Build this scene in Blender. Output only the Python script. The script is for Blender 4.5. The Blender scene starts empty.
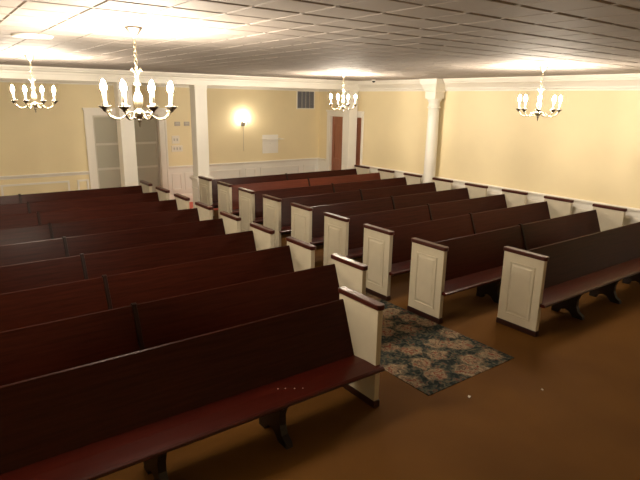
import bpy, bmesh, math, random
from mathutils import Vector, Matrix
random.seed(4)
PI = math.pi
SC = bpy.context.scene
C = SC.collection

# ------------------------------------------------------------------ camera
f_px = 533.8251
pi_, ro, ya, cam_h = 0.2559, 0.0179, 0.6378, 2.5617
Fv = Vector((math.sin(ya)*math.cos(pi_), math.cos(ya)*math.cos(pi_), -math.sin(pi_)))
Rv = Vector((math.cos(ya), -math.sin(ya), 0))
Uv = Rv.cross(Fv)
rv = Rv*math.cos(ro) + Uv*math.sin(ro)
uv_ = -Rv*math.sin(ro) + Uv*math.cos(ro)
cd = bpy.data.cameras.new('camera')
cam = bpy.data.objects.new('camera', cd); C.objects.link(cam)
cd.sensor_fit = 'HORIZONTAL'; cd.sensor_width = 36; cd.lens = f_px/640*36
cd.clip_start = .02
cam.matrix_world = Matrix(((rv.x, uv_.x, -Fv.x, 0), (rv.y, uv_.y, -Fv.y, 0), (rv.z, uv_.z, -Fv.z, cam_h), (0, 0, 0, 1)))
SC.camera = cam

# ------------------------------------------------------------------ world, exposure
w = bpy.data.worlds.new('world'); SC.world = w; w.use_nodes = True
w.node_tree.nodes['Background'].inputs[0].default_value = (1, .85, .65, 1)
w.node_tree.nodes['Background'].inputs[1].default_value = 0.0
SC.view_settings.view_transform = 'Standard'
SC.view_settings.look = 'None'
SC.view_settings.gamma = 1
SC.view_settings.use_curve_mapping = False
SC.view_settings.exposure = 1.52
SC.cycles.use_denoising = True
SC.cycles.sample_clamp_indirect = 3.0
SC.cycles.max_bounces = 8
SC.cycles.diffuse_bounces = 5
BULB = 410.0          # candle bulb radiance
SCONCE = 22.0
LCOL = (1.0, .86, .68)

# room dimensions
WX0, WX1, WY0, WY1, CZ = -1.2, 9.3, -2.6, 12.7, 3.05

# ------------------------------------------------------------------ materials
def mat(name, col, rough=.5, metal=0, coat=0, emit=None, spec=.5):
    m = bpy.data.materials.new(name); m.use_nodes = True
    b = m.node_tree.nodes['Principled BSDF']
    b.inputs['Base Color'].default_value = (*col, 1)
    b.inputs['Roughness'].default_value = rough
    b.inputs['Metallic'].default_value = metal
    b.inputs['Coat Weight'].default_value = coat
    b.inputs['Specular IOR Level'].default_value = spec
    if emit:
        b.inputs['Emission Color'].default_value = (*emit[0], 1)
        b.inputs['Emission Strength'].default_value = emit[1]
    return m
class NT:
    def __init__(s, m): s.t = m.node_tree; s.b = s.t.nodes['Principled BSDF']
    def n(s, typ, **kw):
        x = s.t.nodes.new(typ)
        for k, v in kw.items():
            if k in x.inputs: x.inputs[k].default_value = v
            else: setattr(x, k, v)
        return x
    def l(s, a, b): s.t.links.new(a, b)
    def ramp(s, fac, stops, interp='LINEAR'):
        r = s.n('ShaderNodeValToRGB'); r.color_ramp.interpolation = interp
        e = r.color_ramp.elements
        while len(e) < len(stops): e.new(.5)
        for k, (p, c) in enumerate(stops):
            e[k].position = p; e[k].color = (*c, 1)
        s.l(fac, r.inputs[0]); return r
    def mix(s, fac, a, b, mode='MIX'):
        x = s.n('ShaderNodeMix'); x.data_type = 'RGBA'; x.blend_type = mode
        for sock, v in ((x.inputs[0], fac), (x.inputs[6], a), (x.inputs[7], b)):
            if isinstance(v, (int, float)): sock.default_value = v
            elif isinstance(v, tuple): sock.default_value = (*v, 1)
            else: s.l(v, sock)
        return x.outputs[2]
    def coord(s, scale=(1, 1, 1), which='Object'):
        tc = s.n('ShaderNodeTexCoord'); mp = s.n('ShaderNodeMapping'); mp.inputs['Scale'].default_value = scale
        s.l(tc.outputs[which], mp.inputs[0]); return mp.outputs[0]
    def bump(s, h, strength=.1, dist=.01):
        b = s.n('ShaderNodeBump'); b.inputs['Strength'].default_value = strength; b.inputs['Distance'].default_value = dist
        s.l(h, b.inputs['Height']); s.l(b.outputs[0], s.b.inputs['Normal'])
def wood(name, dark, light, rough, sc=(1.2, 22, 22), coat=.3, spec=.5):
    m = mat(name, dark, rough, coat=coat, spec=spec); t = NT(m)
    m.node_tree.nodes['Principled BSDF'].inputs['Coat Roughness'].default_value = .18
    c = t.coord(sc)
    n1 = t.n('ShaderNodeTexNoise', Scale=2.2, Detail=6.0, Roughness=.6); t.l(c, n1.inputs['Vector'])
    r = t.ramp(n1.outputs[0], [(.3, dark), (.72, light)])
    t.l(r.outputs[0], t.b.inputs['Base Color'])
    return m
M = {}
M['pew'] = wood('mahogany_varnish', (.023, .0040, .0017), (.043, .0088, .0040), .36, coat=.02, spec=.09)
M['pew_red'] = wood('red_mahogany_varnish', (.075, .014, .006), (.11, .024, .011), .36, coat=.05, spec=.18)
M['cap'] = wood('cap_mahogany', (.042, .006, .003), (.06, .011, .006), .38, coat=.1, spec=.35)
M['seat'] = wood('seat_mahogany', (.034, .0034, .0014), (.05, .0062, .0026), .30, coat=.06, spec=.2)
M['plinth'] = mat('dark_red_plinth_wood', (.026, .006, .004), .4)
M['divider'] = mat('dark_divider_wood', (.014, .005, .003), .45, spec=.12)
M['leg'] = mat('dark_leg_wood', (.012, .006, .005), .5)
def paint(name, col, rough=.45, var=.05, sc=3.0):
    m = mat(name, col, rough); t = NT(m); c = t.coord((1, 1, 1))
    n1 = t.n('ShaderNodeTexNoise', Scale=sc, Detail=3.0); t.l(c, n1.inputs['Vector'])
    lo = tuple(x*(1-var) for x in col)
    r = t.ramp(n1.outputs[0], [(.35, lo), (.65, col)])
    t.l(r.outputs[0], t.b.inputs['Base Color']); return m
M['wall'] = paint('cream_yellow_wall_paint', (.82, .71, .455), .6, .04, 1.5)
M['white'] = paint('off_white_paint', (.82, .80, .74), .4, .03)
M['white_trim'] = paint('white_trim_paint', (.84, .81, .74), .35, .02)
M['panel'] = paint('ivory_panel_paint', (.56, .51, .395), .35, .06, 6)
M['ceil'] = paint('ceiling_tile_paint', (.38, .335, .30), .75, .06, .8)
M['seam'] = mat('ceiling_seam', (.2, .16, .13), .9)
def carpet():
    m = mat('tan_carpet', (.2, .09, .03), .85, spec=.15); t = NT(m)
    c = t.coord()
    n1 = t.n('ShaderNodeTexNoise', Scale=.9, Detail=4.0); t.l(c, n1.inputs['Vector'])
    r = t.ramp(n1.outputs[0], [(.3, (.105, .043, .0065)), (.7, (.15, .064, .010))])
    n2 = t.n('ShaderNodeTexNoise', Scale=180.0, Detail=2.0); t.l(c, n2.inputs['Vector'])
    k = t.ramp(n2.outputs[0], [(.3, (.8, .8, .8)), (.7, (1.1, 1.1, 1.1))])
    t.l(t.mix(1.0, r.outputs[0], k.outputs[0], 'MULTIPLY'), t.b.inputs['Base Color'])
    t.bump(n2.outputs[0], .25, .004)
    return m
M['carpet'] = carpet()
def floral():
    m = mat('floral_runner_pile', (.1, .1, .1), .9, spec=.1); t = NT(m)
    c = t.coord()
    wn = t.n('ShaderNodeTexNoise', Scale=7.0, Detail=4.0, Roughness=.65); t.l(c, wn.inputs['Vector'])
    wv = t.n('ShaderNodeVectorMath', operation='MULTIPLY_ADD'); t.l(wn.outputs['Color'], wv.inputs[0])
    wv.inputs[1].default_value = (.20, .20, 0); t.l(c, wv.inputs[2])
    v = t.n('ShaderNodeTexVoronoi', Scale=3.3, Randomness=.85); v.voronoi_dimensions = '2D'; t.l(wv.outputs[0], v.inputs['Vector'])
    ln = t.n('ShaderNodeTexNoise', Scale=15.0, Detail=3.0, Distortion=1.2); t.l(c, ln.inputs['Vector'])
    ground = t.ramp(ln.outputs[0], [(.38, (.014, .019, .018)), (.50, (.034, .042, .036)), (.58, (.11, .10, .065)), (.64, (.12, .045, .03)), (.7, (.03, .035, .03))])
    pn = t.n('ShaderNodeTexNoise', Scale=13.0, Detail=2.5, Distortion=2.0); t.l(wv.outputs[0], pn.inputs['Vector'])
    pet = t.ramp(pn.outputs[0], [(.36, (.035, .035, .03)), (.45, (.19, .14, .09)), (.53, (.34, .27, .17)), (.60, (.16, .03, .02))])
    ctr = t.ramp(v.outputs[0], [(.0, (.14, .03, .02)), (.12, (.28, .20, .12)), (.20, (.10, .035, .024)), (.30, (.32, .26, .16)), (.5, (.10, .09, .06))])
    fl = t.mix(.32, pet.outputs[0], ctr.outputs[0])
    msk = t.ramp(v.outputs[0], [(.30, (1, 1, 1)), (.44, (0, 0, 0))])
    t.l(t.mix(msk.outputs[0], ground.outputs[0], fl), t.b.inputs['Base Color'])
    return m
M['floral'] = floral()
M['red_mat'] = paint('rose_red_mat', (.75, .17, .13), .9, .1, 20)
M['brass'] = mat('antique_brass', (.42, .37, .26), .36, 1)
M['pewter'] = mat('aged_brass_cups', (.25, .22, .18), .38, 1)
M['arm'] = mat('tarnished_brass_arm', (.26, .225, .16), .34, 1)
M['candle'] = mat('ivory_candle_sleeve', (.85, .78, .62), .5)
M['bulb'] = mat('lit_candle_bulb', (1, 1, 1), .3, emit=(LCOL, BULB))
M['sconce_bulb'] = mat('lit_sconce_glass', (1, 1, 1), .3, emit=(LCOL, SCONCE))
M['door_wood'] = wood('red_brown_door_wood', (.26, .085, .045), (.38, .15, .08), .4, sc=(12, 12, 1))
M['grey_metal'] = mat('blue_grey_louvre', (.23, .24, .27), .5)
M['dark_gap'] = mat('dark_duct', (.04, .04, .05), .8)
M['plate'] = mat('grey_plate', (.42, .38, .33), .5)
M['plate_white'] = mat('white_plate', (.78, .72, .62), .4)
M['toggle'] = mat('switch_toggle', (.5, .46, .4), .4)
M['black'] = mat('black_plastic', (.015, .015, .015), .3)
M['disc'] = mat('white_grille', (.88, .85, .80), .5)
M['door_rail'] = mat('pale_grey_door_rail', (.55, .53, .46), .4)
M['foyer'] = mat('grey_foyer_wall', (.7, .67, .58), .7)
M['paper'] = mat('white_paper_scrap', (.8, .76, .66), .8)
def glass():
    m = mat('grey_tinted_glass', (.62, .60, .50), .12); t = NT(m)
    tr = t.n('ShaderNodeBsdfTransparent'); tr.inputs[0].default_value = (.8, .8, .76, 1)
    mx = t.n('ShaderNodeMixShader'); mx.inputs[0].default_value = .35
    t.l(t.b.outputs[0], mx.inputs[1]); t.l(tr.outputs[0], mx.inputs[2])
    t.l(mx.outputs[0], t.t.nodes['Material Output'].inputs[0]); return m
M['glass'] = glass()

# ------------------------------------------------------------------ mesh helpers
def obj(name, bm, m, parent=None, smooth=False, bevel=0, seg=2):
    me = bpy.data.meshes.new(name)
    bmesh.ops.recalc_face_normals(bm, faces=bm.faces)
    bm.to_mesh(me); bm.free()
    o = bpy.data.objects.new(name, me); C.objects.link(o)
    me.materials.append(m)
    if smooth:
        for p in me.polygons: p.use_smooth = True
    if bevel:
        md = o.modifiers.new('bevel', 'BEVEL'); md.width = bevel; md.segments = seg; md.limit_method = 'ANGLE'; md.angle_limit = .6
    if parent: o.parent = parent
    return o
def box(bm, x0, x1, y0, y1, z0, z1):
    vs = [bm.verts.new((x, y, z)) for x in (x0, x1) for y in (y0, y1) for z in (z0, z1)]
    for f in ((0, 1, 3, 2), (4, 6, 7, 5), (0, 4, 5, 1), (2, 3, 7, 6), (0, 2, 6, 4), (1, 5, 7, 3)):
        bm.faces.new([vs[i] for i in f])
    return bm
def B(*a): return box(bmesh.new(), *a)
def prism(bm, pts, fn, a, b):
    """outline pts (2d) extruded from a to b; fn(u, v, t) -> 3d"""
    A = [bm.verts.new(fn(u, v, a)) for u, v in pts]; Bv = [bm.verts.new(fn(u, v, b)) for u, v in pts]
    n = len(pts)
    bm.faces.new(A); bm.faces.new(Bv[::-1])
    for i in range(n): bm.faces.new((A[i], Bv[i], Bv[(i+1) % n], A[(i+1) % n]))
    return bm
def lathe(bm, prof, seg=20, off=(0, 0, 0)):
    rings = []
    for r, z in prof:
        if r < 1e-5: rings.append([bm.verts.new((off[0], off[1], off[2]+z))])
        else: rings.append([bm.verts.new((off[0]+r*math.cos(2*PI*k/seg), off[1]+r*math.sin(2*PI*k/seg), off[2]+z)) for k in range(seg)])
    for a, b in zip(rings, rings[1:]):
        for k in range(seg):
            q = []
            for v in ((a[k], a[(k+1) % seg]) if len(a) > 1 else (a[0],)): q.append(v)
            for v in ((b[(k+1) % seg], b[k]) if len(b) > 1 else (b[0],)): q.append(v)
            if len(q) > 2: bm.faces.new(q)
    for rg in (rings[0], rings[-1]):
        if len(rg) > 1: bm.faces.new(rg)
    return bm
def tube(bm, pts, rad, seg=8, closed=False):
    pts = [Vector(p) for p in pts]; n = len(pts); rings = []
    rads = rad if isinstance(rad, (list, tuple)) else [rad]*n
    up = Vector((0, 0, 1)); prev = None
    for i, p in enumerate(pts):
        if closed: d = pts[(i+1) % n]-pts[i-1]
        else: d = pts[min(i+1, n-1)]-pts[max(i-1, 0)]
        d.normalize()
        if prev is None:
            a = d.cross(up)
            if a.length < .05: a = d.cross(Vector((1, 0, 0)))
        else: a = prev - d*prev.dot(d)
        a.normalize(); prev = a; b = d.cross(a)
        rings.append([bm.verts.new(p + (a*math.cos(2*PI*k/seg)+b*math.sin(2*PI*k/seg))*rads[i]) for k in range(seg)])
    m = n if closed else n-1
    for i in range(m):
        r0, r1 = rings[i], rings[(i+1) % n]
        for k in range(seg): bm.faces.new((r0[k], r0[(k+1) % seg], r1[(k+1) % seg], r1[k]))
    if not closed: bm.faces.new(rings[0][::-1]); bm.faces.new(rings[-1])
    return bm
def struct(name, bm, m, parent=None, **k):
    o = obj(name, bm, m, parent, **k)
    if not parent: o['kind'] = 'structure'
    return o
def tag(o, label, cat, group=None):
    o['label'] = label; o['category'] = cat
    if group: o['group'] = group
    return o
def thing(name, label, cat, loc=(0, 0, 0), rz=0, group=None):
    o = bpy.data.objects.new(name, None); C.objects.link(o)
    o.empty_display_size = .1
    o.location = loc; o.rotation_euler = (0, 0, rz)
    return tag(o, label, cat, group)
def copy_tree(o, parent=None):
    c = o.copy(); C.objects.link(c)
    if parent: c.parent = parent
    for ch in list(o.children): copy_tree(ch, c)
    return c

# ------------------------------------------------------------------ room shell
T = .15
struct('floor', B(WX0-T, WX1+T+1, WY0-T, WY1+3, -.1, 0), M['carpet'])
# ceiling: one foot square tiles with bevelled edges
bm = bmesh.new()
box(bm, WX0-T, WX1+T+1, WY0-T, WY1+3, CZ+.006, CZ+.12)
ceil = struct('ceiling', bm, M['seam'])
bm = bmesh.new()
tx, ty, ox, oy = .3345, .3275, 1.221, 3.09
gx, gy, bx, by = .003, .010, .006, .010
i0, i1 = int(math.floor((WX0-ox)/tx)), int(math.ceil((WX1-ox)/tx))
j0, j1 = int(math.floor((WY0-oy)/ty)), int(math.ceil((WY1-oy)/ty))
for i in range(i0, i1):
    for j in range(j0, j1):
        xa, xb = max(ox+i*tx, WX0)+gx, min(ox+(i+1)*tx, WX1)-gx
        ya_, yb = max(oy+j*ty, WY0)+gy, min(oy+(j+1)*ty, WY1)-gy
        if xb-xa < .03 or yb-ya_ < .03: continue
        dz = random.uniform(-.0012, .0012)
        top = [bm.verts.new(p) for p in ((xa, ya_, CZ+.007), (xb, ya_, CZ+.007), (xb, yb, CZ+.007), (xa, yb, CZ+.007))]
        bot = [bm.verts.new(p) for p in ((xa+bx, ya_+by, CZ+dz), (xb-bx, ya_+by, CZ+dz), (xb-bx, yb-by, CZ+dz), (xa+bx, yb-by, CZ+dz))]
        bm.faces.new(bot)
        if WX0+.1 < xa < WX1-.1 and WY0+.1 < ya_ < WY1-.1: box(bm, xa-.016, xa+.016, ya_-gy-.013, ya_-gy+.013, CZ+.0012, CZ+.006)
        for k in range(4): bm.faces.new((top[k], top[(k+1) % 4], bot[(k+1) % 4], bot[k]))
tl = obj('ceiling_tile_field', bm, M['ceil'], ceil)
struct('wall_left', B(WX0-T, WX0, WY0-T, WY1+T, 0, CZ+.01), M['wall'])
struct('wall_front', B(WX0, WX1, WY0-T, WY0, 0, CZ+.01), M['wall'])
# back wall with the glass door opening
GX0, GX1, GZ = 3.09, 4.58, 2.17
bm = bmesh.new()
box(bm, WX0, GX0, WY1, WY1+T, 0, CZ+.01); box(bm, GX1, WX1+T, WY1, WY1+T, 0, CZ+.01); box(bm, GX0, GX1, WY1, WY1+T, GZ, CZ+.01)
struct('wall_back', bm, M['wall'])
# right wall with the wooden door opening
DY0, DY1, DZ = 10.80, 12.15, 2.16
bm = bmesh.new()
box(bm, WX1, WX1+T, WY0-T, DY0, 0, CZ+.01); box(bm, WX1, WX1+T, DY1, WY1, 0, CZ+.01); box(bm, WX1, WX1+T, DY0, DY1, DZ, CZ+.01)
struct('wall_right', bm, M['wall'])
# foyer wall behind the glass doors
struct('wall_foyer', B(1.8, 6.2, 14.2, 14.35, 0, CZ), M['foyer'])

# crown moulding profile (distance from wall, height)
cp = [(0, 2.80), (.025, 2.80), (.03, 2.83), (.055, 2.845), (.06, 2.87), (.085, 2.895), (.13, 2.935), (.17, 2.96), (.18, 2.985), (.205, 2.99), (.215, 3.02), (.235, 3.025), (.235, CZ), (0, CZ)]
struct('trim_1', prism(bmesh.new(), cp, lambda u, v, t: (t, WY1-u, v), WX0, WX1), M['white_trim'])
struct('trim_2', prism(bmesh.new(), cp, lambda u, v, t: (WX1-u, t, v), WY0, WY1-.0), M['white_trim'])
struct('trim_3', prism(bmesh.new(), cp, lambda u, v, t: (WX0+u, t, v), WY0, WY1), M['white_trim'])

# header beam carried by the square columns
bp = [(10.86, 2.83), (11.24, 2.83), (11.24, CZ), (10.76, CZ), (10.76, 3.02), (10.79, 3.01), (10.80, 2.985), (10.84, 2.965), (10.845, 2.93), (10.86, 2.925)]
struct('trim_10', prism(bmesh.new(), bp, lambda u, v, t: (t, u, v), WX0, WX1), M['white_trim'])

# wainscot: chair rail, cream dado, picture-frame mouldings, baseboard
rail = [(0, .86), (.018, .865), (.022, .885), (.035, .90), (.042, .925), (.03, .94), (0, .94)]
base = [(0, 0), (.022, 0), (.022, .19), (.016, .215), (.010, .225), (0, .23)]
def frame_mould(bm, fn, a, b, z0, z1, w_=.04, d=.024):
    for (u0, u1, v0, v1) in ((a, b, z1-w_, z1), (a, b, z0, z0+w_), (a, a+w_, z0+w_, z1-w_), (b-w_, b, z0+w_, z1-w_)):
        prism(bm, [(u0, v0), (u1, v0), (u1, v1), (u0, v1)], fn, .005, d)
fb = lambda u, v, t: (u, WY1-.008-t, v)
fr = lambda u, v, t: (WX1-.008-t, u, v)
SA = (WX0, 2.93); SB = (4.77, WX1)
bm = bmesh.new()
box(bm, SB[0], SB[1], WY1-.010, WY1, 0, .88)
struct('trim_4', bm, M['white'])
struct('trim_11', B(SA[0], SA[1], WY1-.010, WY1, 0, .88), M['wall'])
bm = bmesh.new()
for a, b in (SA, SB): prism(bm, rail, lambda u, v, t: (t, WY1-u, v), a, b)
struct('trim_5', bm, M['white_trim'])
bm = bmesh.new()
for a, b in ((-1.0, .1), (.25, 1.05), (1.18, 2.50), (2.66, 2.90), (4.84, 5.10), (5.17, 5.43), (5.50, 6.74), (6.88, 7.20), (7.34, 8.62), (8.76, 9.18)):
    frame_mould(bm, fb, a, b, .33, .76)
struct('trim_6', bm, M['white_trim'])
bm = bmesh.new()
for a, b in (SA, SB): prism(bm, base, lambda u, v, t: (t, WY1-.01-u, v), a, b)
struct('baseboard_back', bm, M['white_trim'])
RY = [(WY0, 10.72), (12.31, WY1)]
bm = bmesh.new()
for a, b in RY: box(bm, WX1-.010, WX1, a, b, 0, .88)
struct('trim_7', bm, M['white'])
bm = bmesh.new()
for a, b in RY: prism(bm, rail, lambda u, v, t: (WX1-u, t, v), a, b)
struct('trim_8', bm, M['white_trim'])
bm = bmesh.new(); y = -2.4
while y < 10.4:
    frame_mould(bm, fr, y, y+1.1, .33, .78); y += 1.22
struct('trim_9', bm, M['white_trim'])
bm = bmesh.new()
for a, b in RY: prism(bm, base, lambda u, v, t: (WX1-.01-u, t, v), a, b)
struct('baseboard_right', bm, M['white_trim'])

# ------------------------------------------------------------------ doors (setting)
# glass double door in the back wall
d1 = bpy.data.objects.new('door_1', None); C.objects.link(d1); d1['kind'] = 'structure'; d1.location = ((GX0+GX1)/2, WY1+.06, 0)
def loc(bm, o):
    bmesh.ops.translate(bm, verts=bm.verts, vec=-Vector(o.location)); return bm
bm = bmesh.new()
box(bm, GX0-.15, GX0, WY1-.03, WY1, 0, GZ+.14); box(bm, GX1, GX1+.17, WY1-.03, WY1, 0, GZ+.14); box(bm, GX0, GX1, WY1-.03, WY1, GZ, GZ+.14)
box(bm, GX0-.185, GX1+.205, WY1-.055, WY1, GZ+.10, GZ+.15)
box(bm, GX0-.165, GX0-.12, WY1-.045, WY1, 0, GZ+.10); box(bm, GX1+.14, GX1+.185, WY1-.045, WY1, 0, GZ+.10)
box(bm, GX0, GX0+.02, WY1, WY1+T, 0, GZ); box(bm, GX1-.02, GX1, WY1, WY1+T, 0, GZ); box(bm, GX0+.02, GX1-.02, WY1, WY1+T, GZ-.02, GZ)
obj('door_frame', loc(bm, d1), M['white_trim'], d1, bevel=.004)
mid = (GX0+GX1)/2
for a, b in ((GX0+.02, mid-.005), (mid+.005, GX1-.02)):
    bm = bmesh.new(); y0, y1 = WY1+.05, WY1+.09
    s = .035
    box(bm, a, a+s, y0, y1, .01, GZ-.025); box(bm, b-s, b, y0, y1, .01, GZ-.025)
    for z0, z1 in ((.01, .2), (.93, .98), (1.49, 1.54), (GZ-.06, GZ-.025)): box(bm, a+s, b-s, y0, y1, z0, z1)
    lf = obj('door_leaf', loc(bm, d1), M['door_rail'], d1, bevel=.003)
    bm = bmesh.new()
    for z0, z1 in ((.2, .93), (.98, 1.49), (1.54, GZ-.06)): box(bm, a+s, b-s, y0+.014, y1-.014, z0, z1)
    obj('glass_pane', loc(bm, d1), M['glass'], lf)
    hx = b-.03 if a < mid-.1 else a+.03
    bm = tube(bmesh.new(), [(hx, y0, .95), (hx, y0-.04, .97), (hx, y0-.04, 1.13), (hx, y0, 1.15)], .008)
    obj('door_handle', loc(bm, d1), M['brass'], lf, smooth=True)
# wooden double door in the right wall
d2 = bpy.data.objects.new('door_2', None); C.objects.link(d2); d2['kind'] = 'structure'; d2.location = (WX1+.06, (DY0+DY1)/2, 0)
bm = bmesh.new()
box(bm, WX1-.03, WX1, DY0-.07, DY0, 0, DZ+.13); box(bm, WX1-.03, WX1, DY1, DY1+.13, 0, DZ+.13); box(bm, WX1-.03, WX1, DY0, DY1, DZ, DZ+.13)
box(bm, WX1-.055, WX1, DY0-.08, DY1+.15, DZ+.10, DZ+.145)
box(bm, WX1, WX1+T, DY0, DY0+.02, 0, DZ); box(bm, WX1, WX1+T, DY1-.02, DY1, 0, DZ); box(bm, WX1, WX1+T, DY0+.02, DY1-.02, DZ-.02, DZ)
obj('door_frame', loc(bm, d2), M['white_trim'], d2, bevel=.004)
my = (DY0+DY1)/2
for a, b in ((DY0+.02, my-.003), (my+.003, DY1-.02)):
    bm = bmesh.new(); x0, x1 = WX1+.05, WX1+.09
    box(bm, x0+.022, x1, a, b, .01, DZ-.025)
    s = .10
    box(bm, x0, x0+.022, a, a+s, .01, DZ-.025); box(bm, x0, x0+.022, b-s, b, .01, DZ-.025)
    for z0, z1 in ((.01, .22), (.82, .98), (1.93, DZ-.025)): box(bm, x0, x0+.022, a+s, b-s, z0, z1)
    for z0, z1 in ((.25, .79), (1.01, 1.90)): box(bm, x0+.010, x0+.022, a+s+.03, b-s-.03, z0, z1)
    lf = obj('door_leaf', loc(bm, d2), M['door_wood'], d2, bevel=.003)
    hy = b-.05 if a < my-.1 else a+.05
    bm = lathe(bmesh.new(), [(0, 0), (.018, .004), (.012, .01), (.01, .03), (.025, .04), (.03, .055), (.02, .07), (0, .072)], 14)
    bmesh.ops.rotate(bm, verts=bm.verts, cent=(0, 0, 0), matrix=Matrix.Rotation(-PI/2, 3, 'Y'))
    bmesh.ops.translate(bm, verts=bm.verts, vec=(x0, hy, .95))
    obj('door_knob', loc(bm, d2), M['brass'], lf, smooth=True)

# ------------------------------------------------------------------ columns
def square_column(x, y, label, ped=False):
    t = thing('square_column', label, 'column', (x, y, 0), 0, None)
    h = .135
    obj('column_shaft', B(-h, h, -h, h, .90, 2.79), M['white'], t, bevel=.006)
    r = WX1-x-.012
    bx_ = lambda e, z0, z1: box(bm, -h-e, min(h+e, r), -h-e, h+e, z0, z1)
    bm = bmesh.new()
    if ped:
        bx_(.05, 0, .16); bx_(.025, .16, .80); bx_(.035, .62, .65); bx_(.045, .80, .83); bx_(.065, .83, .875); bx_(.03, .875, .90)
    else:
        bx_(.03, 0, .16); bx_(.015, .16, .20); bx_(.0005, .20, .90)
    obj('pedestal' if ped else 'column_base', bm, M['white_trim'], t, bevel=.006)
    bm = bmesh.new(); bx_(.008, 2.74, 2.76); bx_(.012, 2.79, 2.829)
    obj('column_capital', bm, M['white_trim'], t, bevel=.003)
square_column(3.315, 11.05, 'white square column standing in front of the glass double doors')
square_column(4.89, 11.05, 'white square column right of the glass doors, at the end of the aisle', True)
square_column(9.10, 11.06, 'white square column by the wooden door near the far corner')
def round_column(x, y):
    t = thing('round_column', 'white round column with square capital against the right wall', 'column', (x, y, 0))
    pr = [(.165, .0), (.165, .08), (.15, .10), (.158, .13), (.14, .16), (.135, .19)] + [(.135-.016*(i/8)**1.6, .19+(2.44-.19)*i/8) for i in range(1, 9)]
    obj('column_shaft', lathe(bmesh.new(), pr, 32), M['white'], t, smooth=True)
    obj('column_neck', lathe(bmesh.new(), [(.10, 2.44), (.142, 2.442), (.146, 2.455), (.142, 2.468), (.122, 2.472), (.122, 2.56), (.135, 2.58), (.155, 2.62), (.16, 2.64), (.1, 2.64)], 32), M['white'], t, smooth=True)
    bm = bmesh.new()
    prof = [(.145, 2.64), (.145, 2.78), (.16, 2.80), (.165, 2.84), (.20, 2.90), (.235, 2.95), (.24, 3.0), (.25, CZ-.004)]
    rings = []
    xmax = WX1 - x - .002
    for h, z in prof: rings.append([bm.verts.new(p) for p in ((-h, -h, z), (min(h, xmax), -h, z), (min(h, xmax), h, z), (-h, h, z))])
    for a, b in zip(rings, rings[1:]):
        for k in range(4): bm.faces.new((a[k], a[(k+1) % 4], b[(k+1) % 4], b[k]))
    bm.faces.new(rings[0]); bm.faces.new(rings[-1])
    obj('column_capital', bm, M['white_trim'], t)
round_column(9.125, 8.215)

# ------------------------------------------------------------------ runner and mat
bm = prism(bmesh.new(), [(3.37, 2.86), (4.67, 2.86), (4.67, 11.4), (3.487, 11.4), (3.487, 3.84), (3.37, 3.84)], lambda u, v, t: (u, v, t), 0, .006)
o = obj('carpet_runner', bm, M['floral'], bevel=.002); tag(o, 'floral carpet runner in dark green, cream and rose down the aisle', 'rug')
o = obj('door_mat', B(3.6, 5.9, 11.45, 12.66, 0, .012), M['red_mat'], bevel=.003); tag(o, 'rose red mat on the floor at the far end of the aisle', 'mat')

# ------------------------------------------------------------------ pews
# pew local frame: x from 0 (left outer face) to L; y = 0 at the rear edge of the end panels, front towards -y
PW, PT = .513, .055
def end_panel(parent, x0, side, plain=False):
    bm = B(x0, x0+PT, -PW, 0, .062, .912)
    ep = obj('end_panel', bm, M['panel'], parent, bevel=.004)
    # raised field on the outer face
    s = -1 if side < 0 else 1
    xo = x0 if side < 0 else x0+PT
    bm = bmesh.new()
    a, b, z0, z1 = -PW+.095, -.095, .155, .80
    def ringm(d, e): return [bm.verts.new((xo+s*e, y, z)) for y, z in ((a+d, z0+d), (b-d, z0+d), (b-d, z1-d), (a+d, z1-d))]
    rs = [ringm(0, -.001), ringm(.004, .009), ringm(.016, .010), ringm(.022, .001), ringm(.034, .001), ringm(.055, .008)]
    for p, q in zip(rs, rs[1:]):
        for k in range(4): bm.faces.new((p[k], p[(k+1) % 4], q[(k+1) % 4], q[k]))
    bm.faces.new(rs[-1])
    obj('raised_field', bm, M['panel'], ep)
    # rounded rail cap
    bm = bmesh.new(); cw, y0, y1 = .040, -PW-.022, .015
    xc = x0+PT/2
    pts = []
    for k in range(9): an = -PI/2+PI*k/8; pts.append((xc+cw*math.cos(an+PI/2)*1.0, y0+.018-.018*math.sin(PI*k/8)))
    # outline: rounded short ends
    pts = [(xc-cw, y0+.02), (xc-cw+.010, y0+.006), (xc-.012, y0), (xc+.012, y0), (xc+cw-.010, y0+.006), (xc+cw, y0+.02),
           (xc+cw, y1-.012), (xc+cw-.010, y1), (xc-cw+.010, y1), (xc-cw, y1-.012)]
    prism(bm, pts, lambda u, v, t: (u, v, t), .900, .947)
    obj('cap_rail', bm, M['cap'], ep, bevel=.010, seg=3)
    bm = B(x0-.007, x0+PT+.007, -PW-.008, .008, 0, .066)
    obj('plinth', bm, M['plinth'], ep, bevel=.005)
def leg_bm(x, L):
    # bracket board in the y-z plane with an arched foot
    pts = [(-.565, 0), (-.44, 0), (-.41, .03), (-.38, .06), (-.33, .075), (-.28, .06), (-.25, .03), (-.24, 0), (-.15, 0), (-.15, .10), (-.165, .20), (-.16, .30), (-.13, .353),
           (-.53, .366), (-.525, .335), (-.485, .29), (-.465, .23), (-.465, .15), (-.495, .08), (-.555, .04)]
    return prism(bmesh.new(), pts, lambda u, v, t: (t, u, v), x-.03, x+.03)
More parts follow.
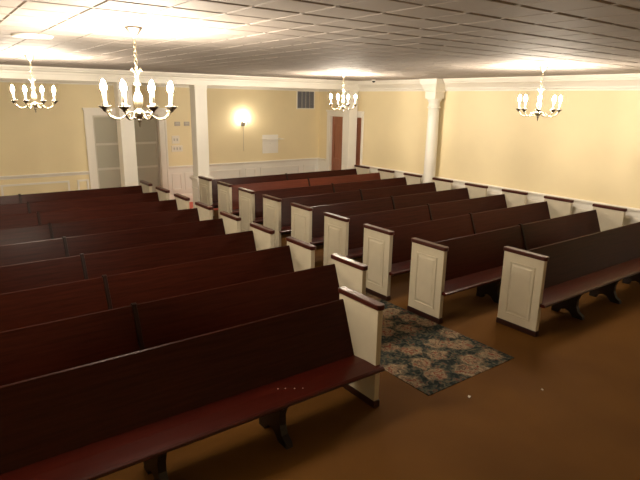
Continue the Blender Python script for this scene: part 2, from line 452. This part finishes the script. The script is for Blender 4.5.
def make_pew(L, joints, legs, label, group, woodkey='pew'):
    t = thing('church_pew', label, 'pew', (0, 0, 0), 0, group)
    end_panel(t, 0, -1); end_panel(t, L-PT, 1)
    # seat: slab between the ends, with a nosing that runs past the panel fronts
    bm = bmesh.new()
    sp = [(-.16, .352), (-.514, .366), (-.514, .400), (-.38, .397), (-.25, .385), (-.16, .380)]
    prism(bm, sp, lambda u, v, t_: (t_, u, v), PT-.001, L-PT+.001)
    np_ = [(-.515, .363), (-.565, .363), (-.578, .370), (-.584, .381), (-.578, .393), (-.562, .401), (-.515, .401)]
    prism(bm, np_, lambda u, v, t_: (t_, u, v), .012, L-.012)
    obj('seat', bm, M['seat'] if woodkey == 'pew' else M['seat'], t)
    # backrest: slanting board with a rounded top edge
    bm = bmesh.new()
    a0, z0 = -.242, .36; a1, z1 = -.063, .842
    d = Vector((a1-a0, z1-z0)).normalized(); nrm = Vector((d.y, -d.x))
    th = .026
    fpts = [(a0, z0), (a1, z1), (a1+.003, z1+.008), (a1+.014, z1+.013), (a1+.026, z1+.008), (a1+th+.004, z1-.004), (a0+th+.004, z0-.008)]
    prism(bm, fpts, lambda u, v, t_: (t_, u, v), PT-.001, L-PT+.001)
    obj('backrest', bm, M[woodkey], t)
    for j in joints:
        bm = bmesh.new()
        jp = [(a0-.012, z0+.03), (a1-.012, z1+.004), (a1-.006, z1+.022), (a1+.012, z1+.030), (a1+.032, z1+.022), (a1+.040, z1+.004), (a0+.045, z0-.005)]
        prism(bm, jp, lambda u, v, t_: (t_, u, v), j-.019, j+.019)
        obj('divider', bm, M['divider'], t, bevel=.004)
    for x in legs: obj('leg', leg_bm(x, L), M['leg'], t, bevel=.003)
    # rail under the seat
    obj('under_rail', B(PT, L-PT, -.47, -.445, .31, .368), M['leg'], t)
    return t
LP = 4.405
ordw = {2: 'second', 3: 'third', 4: 'fourth', 5: 'fifth', 6: 'sixth', 7: 'seventh', 8: 'eighth', 9: 'ninth'}
Y2, SP = 4.394, .9
XL, XR = 3.475-LP, 4.685
lab = {
 ('L', 2): 'long mahogany pew in the left block, second row back, right behind the short front pew',
 ('L', 9): 'rearmost long mahogany pew of the left block, below the back wall wainscot',
 ('R', 2): 'long mahogany pew of the right block beside the near end of the floral runner',
 ('R', 9): 'rearmost long mahogany pew of the right block, its end beside the square aisle column',
 ('R', 8): 'long reddish pew, clearly redder than the rest, second from the rear of the right block',
}
proto = make_pew(LP, [LP/2-.01], [1.20, 2.19, 3.18], '', 'long pews in rows facing the front')
first = True
for side, X in (('L', XL), ('R', XR)):
    for i in range(2, 10):
        if side == 'R' and i == 8:
            o = make_pew(LP, [LP/2-.01], [1.20, 2.19, 3.18], '', 'long pews in rows facing the front', 'pew_red')
        elif first: o = proto; first = False
        else: o = copy_tree(proto)
        o.location = (X, Y2+SP*(i-2)+(.029 if side == 'R' else 0), 0)
        nm = 'left' if side == 'L' else 'right'
        o['label'] = lab.get((side, i), 'long dark mahogany pew with white ends in the %s block, %s row from the front' % (nm, ordw[i]))
fl = make_pew(3.775, [], [.96, 1.88, 2.825], 'nearest mahogany pew, front of the left block, set back from the aisle edge', 'shorter front row pews')
fl.location = (2.885-3.775, 3.512, 0)
frp = make_pew(3.775, [], [.96, 1.91, 2.87], 'front mahogany pew of the right block, standing clear of the floral runner', 'shorter front row pews')
frp.location = (5.315, 3.548, 0)

# ------------------------------------------------------------------ chandeliers
def arc(c, r, a0, a1, n, z=False): return [(c[0]+r*math.cos(a0+(a1-a0)*k/n), c[1]+r*math.sin(a0+(a1-a0)*k/n)) for k in range(n+1)]
def make_chandelier(label):
    t = thing('candle_chandelier', label, 'chandelier', (0, 0, 0), 0, 'eight-arm brass chandeliers')
    # everything is measured down from the ceiling at z = 0
    bm = lathe(bmesh.new(), [(0, 0), (.062, 0), (.064, -.006), (.058, -.012), (.03, -.048), (.012, -.062), (.008, -.075), (0, -.078)], 24)
    obj('ceiling_canopy', bm, M['pewter'], t, smooth=True)
    bm = bmesh.new(); z = -.072; k = 0
    while z > -.25:
        pts = [(.0105*math.cos(a), 0, z-.017+.0195*math.sin(a)) for a in [2*PI*i/12 for i in range(12)]]
        if k % 2: pts = [(y, x, zz) for x, y, zz in pts]
        tube(bm, pts, .0030, 6, closed=True); z -= .0290; k += 1
    obj('chain', bm, M['brass'], t, smooth=True)
    # leafy crown of scrolls
    bm = bmesh.new()
    for q in range(4):
        a = q*PI/2+.35
        pr = [(.030, -.405), (.018, -.380), (.009, -.352), (.014, -.325), (.028, -.300), (.044, -.285), (.050, -.296), (.043, -.306)]
        tube(bm, [(r*math.cos(a), r*math.sin(a), z) for r, z in pr], [.005, .006, .006, .006, .0065, .006, .0045, .003], 6)
    lathe(bm, [(0, -.268), (.010, -.27), (.013, -.282), (.006, -.292), (.010, -.305), (.006, -.32)], 14)
    obj('scroll_crown', bm, M['brass'], t, smooth=True)
    pr = [(0, -.315), (.007, -.318), (.008, -.36), (.018, -.375), (.024, -.39), (.012, -.41), (.010, -.44), (.018, -.455), (.028, -.475), (.034, -.50), (.035, -.525), (.030, -.548), (.020, -.565), (.018, -.578),
          (.036, -.588), (.046, -.60), (.046, -.615), (.030, -.63), (.016, -.645), (0, -.648)]
    obj('central_body', lathe(bmesh.new(), pr, 24), M['brass'], t, smooth=True)
    pr = [(0, -.64), (.012, -.645), (.018, -.657), (.012, -.67), (.006, -.678), (.009, -.688), (.004, -.705), (0, -.712)]
    obj('finial', lathe(bmesh.new(), pr, 14), M['pewter'], t, smooth=True)
    proto_arm = None
    for q in range(8):
        a = q*PI/4
        if q == 0:
            ctrl = [(.040, -.605), (.062, -.595), (.085, -.600), (.105, -.622), (.130, -.640), (.160, -.648), (.195, -.642), (.225, -.622), (.238, -.600), (.228, -.585), (.215, -.592)]
            bm = bmesh.new()
            tube(bm, [(r, 0, z) for r, z in ctrl], [.006, .0055, .005, .0055, .006, .006, .006, .0055, .005, .004, .003], 8)
            sc = [(.105, -.622), (.095, -.640), (.078, -.646), (.064, -.636), (.066, -.622), (.078, -.620)]
            tube(bm, [(r, 0, z) for r, z in sc], [.005, .005, .0045, .004, .0035, .003], 6)
            tube(bm, [(.236, 0, -.600), (.252, 0, -.592), (.255, 0, -.575)], .005, 8)
            arm = obj('arm', bm, M['arm'], t, smooth=True)
            bm = lathe(bmesh.new(), [(0, -.595), (.008, -.592), (.014, -.580), (.030, -.566), (.040, -.556), (.041, -.552), (.020, -.556), (.013, -.550), (.014, -.530), (0, -.53)], 18, (.255, 0, 0))
            cup = obj('drip_pan', bm, M['pewter'], arm, smooth=True)
            bm = lathe(bmesh.new(), [(0, -.545), (.0105, -.545), (.0105, -.452), (.007, -.450), (0, -.449)], 12, (.255, 0, 0))
            cs = obj('candle_sleeve', bm, M['candle'], arm, smooth=True)
            bm = lathe(bmesh.new(), [(0, -.451), (.008, -.449), (.015, -.438), (.0185, -.424), (.016, -.406), (.009, -.388), (.004, -.376), (0, -.370)], 10, (.255, 0, 0))
            bl = obj('candle_bulb', bm, M['bulb'], arm, smooth=True)
            proto_arm = arm
        else:
            n = copy_tree(proto_arm, t); n.rotation_euler = (0, 0, a)
    return t
chs = [
 ((1.347, 4.13), 90-18+22.5, 'nearest and largest-looking brass candle chandelier, hanging over the left pews'),
 ((1.25, 7.95), 90-9+22.5, 'brass candle chandelier hanging at the far left, over the rear left pews'),
 ((6.62, 8.27), 90-39+22.5, 'brass candle chandelier hanging in front of the wooden door at the far corner'),
 ((6.80, 4.25), 90-58, 'brass candle chandelier hanging before the bare yellow right wall'),
]
pc = None
for (x, y), az, lb in chs:
    if pc is None: pc = make_chandelier(lb); c = pc
    else: c = copy_tree(pc)
    c['label'] = lb; c.location = (x, y, CZ); c.rotation_euler = (0, 0, math.radians(az))

# ------------------------------------------------------------------ ceiling fittings
t = thing('ceiling_speaker', 'round white disc grille set flush in the ceiling near the left chandeliers', 'ceiling speaker', (.875, 5.31, CZ))
obj('grille', lathe(bmesh.new(), [(0, -.012), (.12, -.012), (.125, -.006), (.13, 0), (0, 0)], 32), M['disc'], t)
obj('rim', lathe(bmesh.new(), [(.128, 0), (.130, -.016), (.150, -.016), (.162, -.006), (.165, 0)], 32), M['disc'], t, smooth=True)
t = thing('dome_camera', 'small black dome camera on the ceiling between far chandelier and round column', 'security camera', (8.75, 9.80, CZ))
obj('mount', lathe(bmesh.new(), [(0, 0), (.05, 0), (.05, -.02), (.04, -.025), (0, -.025)], 20), M['disc'], t, smooth=True)
obj('dome', lathe(bmesh.new(), [(.038, -.022), (.037, -.04), (.028, -.056), (.014, -.064), (0, -.066)], 18), M['black'], t, smooth=True)

# ------------------------------------------------------------------ things on the back wall
YW = WY1
t = thing('air_vent', 'blue grey louvred air vent high on the back wall near the corner', 'vent', (8.82, YW, 2.565))
bm = bmesh.new(); a, h = .305, .25
box(bm, -a, a, -.02, 0, h-.025, h); box(bm, -a, a, -.02, 0, -h, -h+.025); box(bm, -a, -a+.025, -.02, 0, -h+.025, h-.025); box(bm, a-.025, a, -.02, 0, -h+.025, h-.025)
obj('vent_frame', bm, M['white_trim'], t, bevel=.003)
obj('vent_backing', B(-a+.02, a-.02, -.006, 0, -h+.02, h-.02), M['dark_gap'], t)
bm = bmesh.new(); z = -h+.03
while z < h-.04:
    prism(bm, [(-.004, z), (-.018, z+.002), (-.018, z+.006), (-.006, z+.020)], lambda u, v, q: (q, u, v), -a+.026, a-.026); z += .0245
obj('louvres', bm, M['grey_metal'], t)
for xx in (-.13, 0, .13):
    obj('vent_mullion', B(xx-.008, xx+.008, -.022, -.004, -h+.025, h-.025), M['plate'], t)

def plate(x, z, w_, h_, label, cat, name, m, gangs=0, grp=None):
    t = thing(name, label, cat, (x, YW, z), 0, grp)
    obj('cover_plate', B(-w_/2, w_/2, -.012, 0, -h_/2, h_/2), m, t, bevel=.003)
    for k in range(gangs):
        cx = (k-(gangs-1)/2)*.075
        obj('toggle', B(cx-.014, cx+.014, -.022, -.010, -.03, .03), M['toggle'], t, bevel=.002)
    return t
def thermostat(x, label):
    t = plate(x, 1.95, .14, .10, label, 'thermostat', 'thermostat', M['plate'], 0, 'thermostats above the light switches')
    obj('display', B(-.045, .045, -.018, -.011, -.01, .03), M['toggle'], t, bevel=.002)
thermostat(5.045, 'small grey thermostat above the light switches, the one nearer the glass doors')
thermostat(5.285, 'small grey thermostat above the light switches, the one nearer the square column')
plate(4.985, 1.575, .19, .19, 'white switch plate under the thermostats, upper of the two', 'light switch', 'light_switch', M['plate_white'], 2, 'light switches')
plate(5.01, 1.36, .28, .15, 'wide white switch plate under the thermostats, lower of the two', 'light switch', 'light_switch', M['plate_white'], 3, 'light switches')
t = thing('access_panel', 'square white access panel on the back wall above the chair rail', 'access panel', (7.66, YW, 1.385))
bm = bmesh.new(); a = .28
box(bm, -a, a, -.014, 0, a-.03, a); box(bm, -a, a, -.014, 0, -a, -a+.03); box(bm, -a, -a+.03, -.014, 0, -a+.03, a-.03); box(bm, a-.03, a, -.014, 0, -a+.03, a-.03)
obj('panel_frame', bm, M['white_trim'], t, bevel=.003)
obj('panel_door', B(-a+.032, a-.032, -.010, 0, -a+.032, a-.032), M['white'], t, bevel=.002)
obj('latch', lathe(bmesh.new(), [(0, 0), (.012, 0), (.012, .012), (0, .014)], 12), M['plate'], t)
t.children[-1].rotation_euler = (PI/2, 0, 0); t.children[-1].location = (0, -.01, .15)

t = thing('wall_sconce', 'lit single wall sconce with hanging cord on the back wall', 'sconce', (6.83, YW, 1.95))
obj('backplate', B(-.055, .055, -.018, 0, -.075, .075), M['pewter'], t, bevel=.006)
bm = bmesh.new()
tube(bm, [(0, -.01, -.02), (0, -.05, -.05), (0, -.10, -.045), (0, -.125, -.01), (0, -.125, .02)], .007, 8)
obj('sconce_arm', bm, M['pewter'], t, smooth=True)
obj('sconce_cup', lathe(bmesh.new(), [(0, .01), (.02, .014), (.042, .03), (.044, .036), (.02, .032), (0, .032)], 18, (0, -.125, 0)), M['pewter'], t, smooth=True)
obj('glass_shade', lathe(bmesh.new(), [(0, .036), (.03, .038), (.055, .07), (.068, .11), (.064, .16), (.045, .20), (.035, .215), (0, .217)], 16, (0, -.125, 0)), M['sconce_bulb'], t, smooth=True)
bm = bmesh.new(); tube(bm, [(.01, -.012, -.07), (.012, -.008, -.3), (.006, -.008, -.5), (.01, -.008, -.72)], .0035, 6)
obj('power_cord', bm, M['plate'], t, smooth=True)
obj('key_switch', lathe(bmesh.new(), [(0, 0), (.018, .005), (.022, .02), (.012, .035), (0, .036)], 12, (.10, -.05, .0)), M['pewter'], t, smooth=True)

# ------------------------------------------------------------------ scraps on the carpet
def scrap(x, y, s, rz, lb):
    bm = bmesh.new()
    pts = [(-s, -s*.5, .004), (s*.2, -s*.8, .012), (s, -s*.2, .003), (s*.7, s*.7, .010), (-s*.4, s*.6, .002)]
    A = [bm.verts.new(p) for p in pts]; Bv = [bm.verts.new((p[0]*.9, p[1]*.9, max(p[2]-.003, .0005))) for p in pts]
    n = len(pts); bm.faces.new(A); bm.faces.new(Bv[::-1])
    for i in range(n): bm.faces.new((A[i], A[(i+1) % n], Bv[(i+1) % n], Bv[i]))
    o = obj('paper_scrap', bm, M['paper']); o.location = (x, y, -.0005); o.rotation_euler = (0, 0, rz)
    tag(o, lb, 'scrap', 'paper scraps on the carpet')
scrap(3.66, 2.64, .018, .4, 'tiny white paper scrap on the carpet just before the runner corner')
scrap(4.32, 2.33, .012, 1.9, 'tiny white paper scrap on the carpet farther right of the runner')
# four pale specks, modelled as tiny discs, on the seat of the nearest pew
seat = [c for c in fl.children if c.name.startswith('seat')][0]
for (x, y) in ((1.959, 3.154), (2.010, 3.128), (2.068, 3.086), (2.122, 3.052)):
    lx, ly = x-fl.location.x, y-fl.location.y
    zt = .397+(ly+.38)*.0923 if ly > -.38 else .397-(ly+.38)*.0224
    o = obj('pale_speck', lathe(bmesh.new(), [(0, -.004), (.005, -.004), (.005, .0012), (0, .0018)], 10, (lx, ly, zt)), M['paper'], seat)
    o['label'] = 'small pale speck on the seat board'
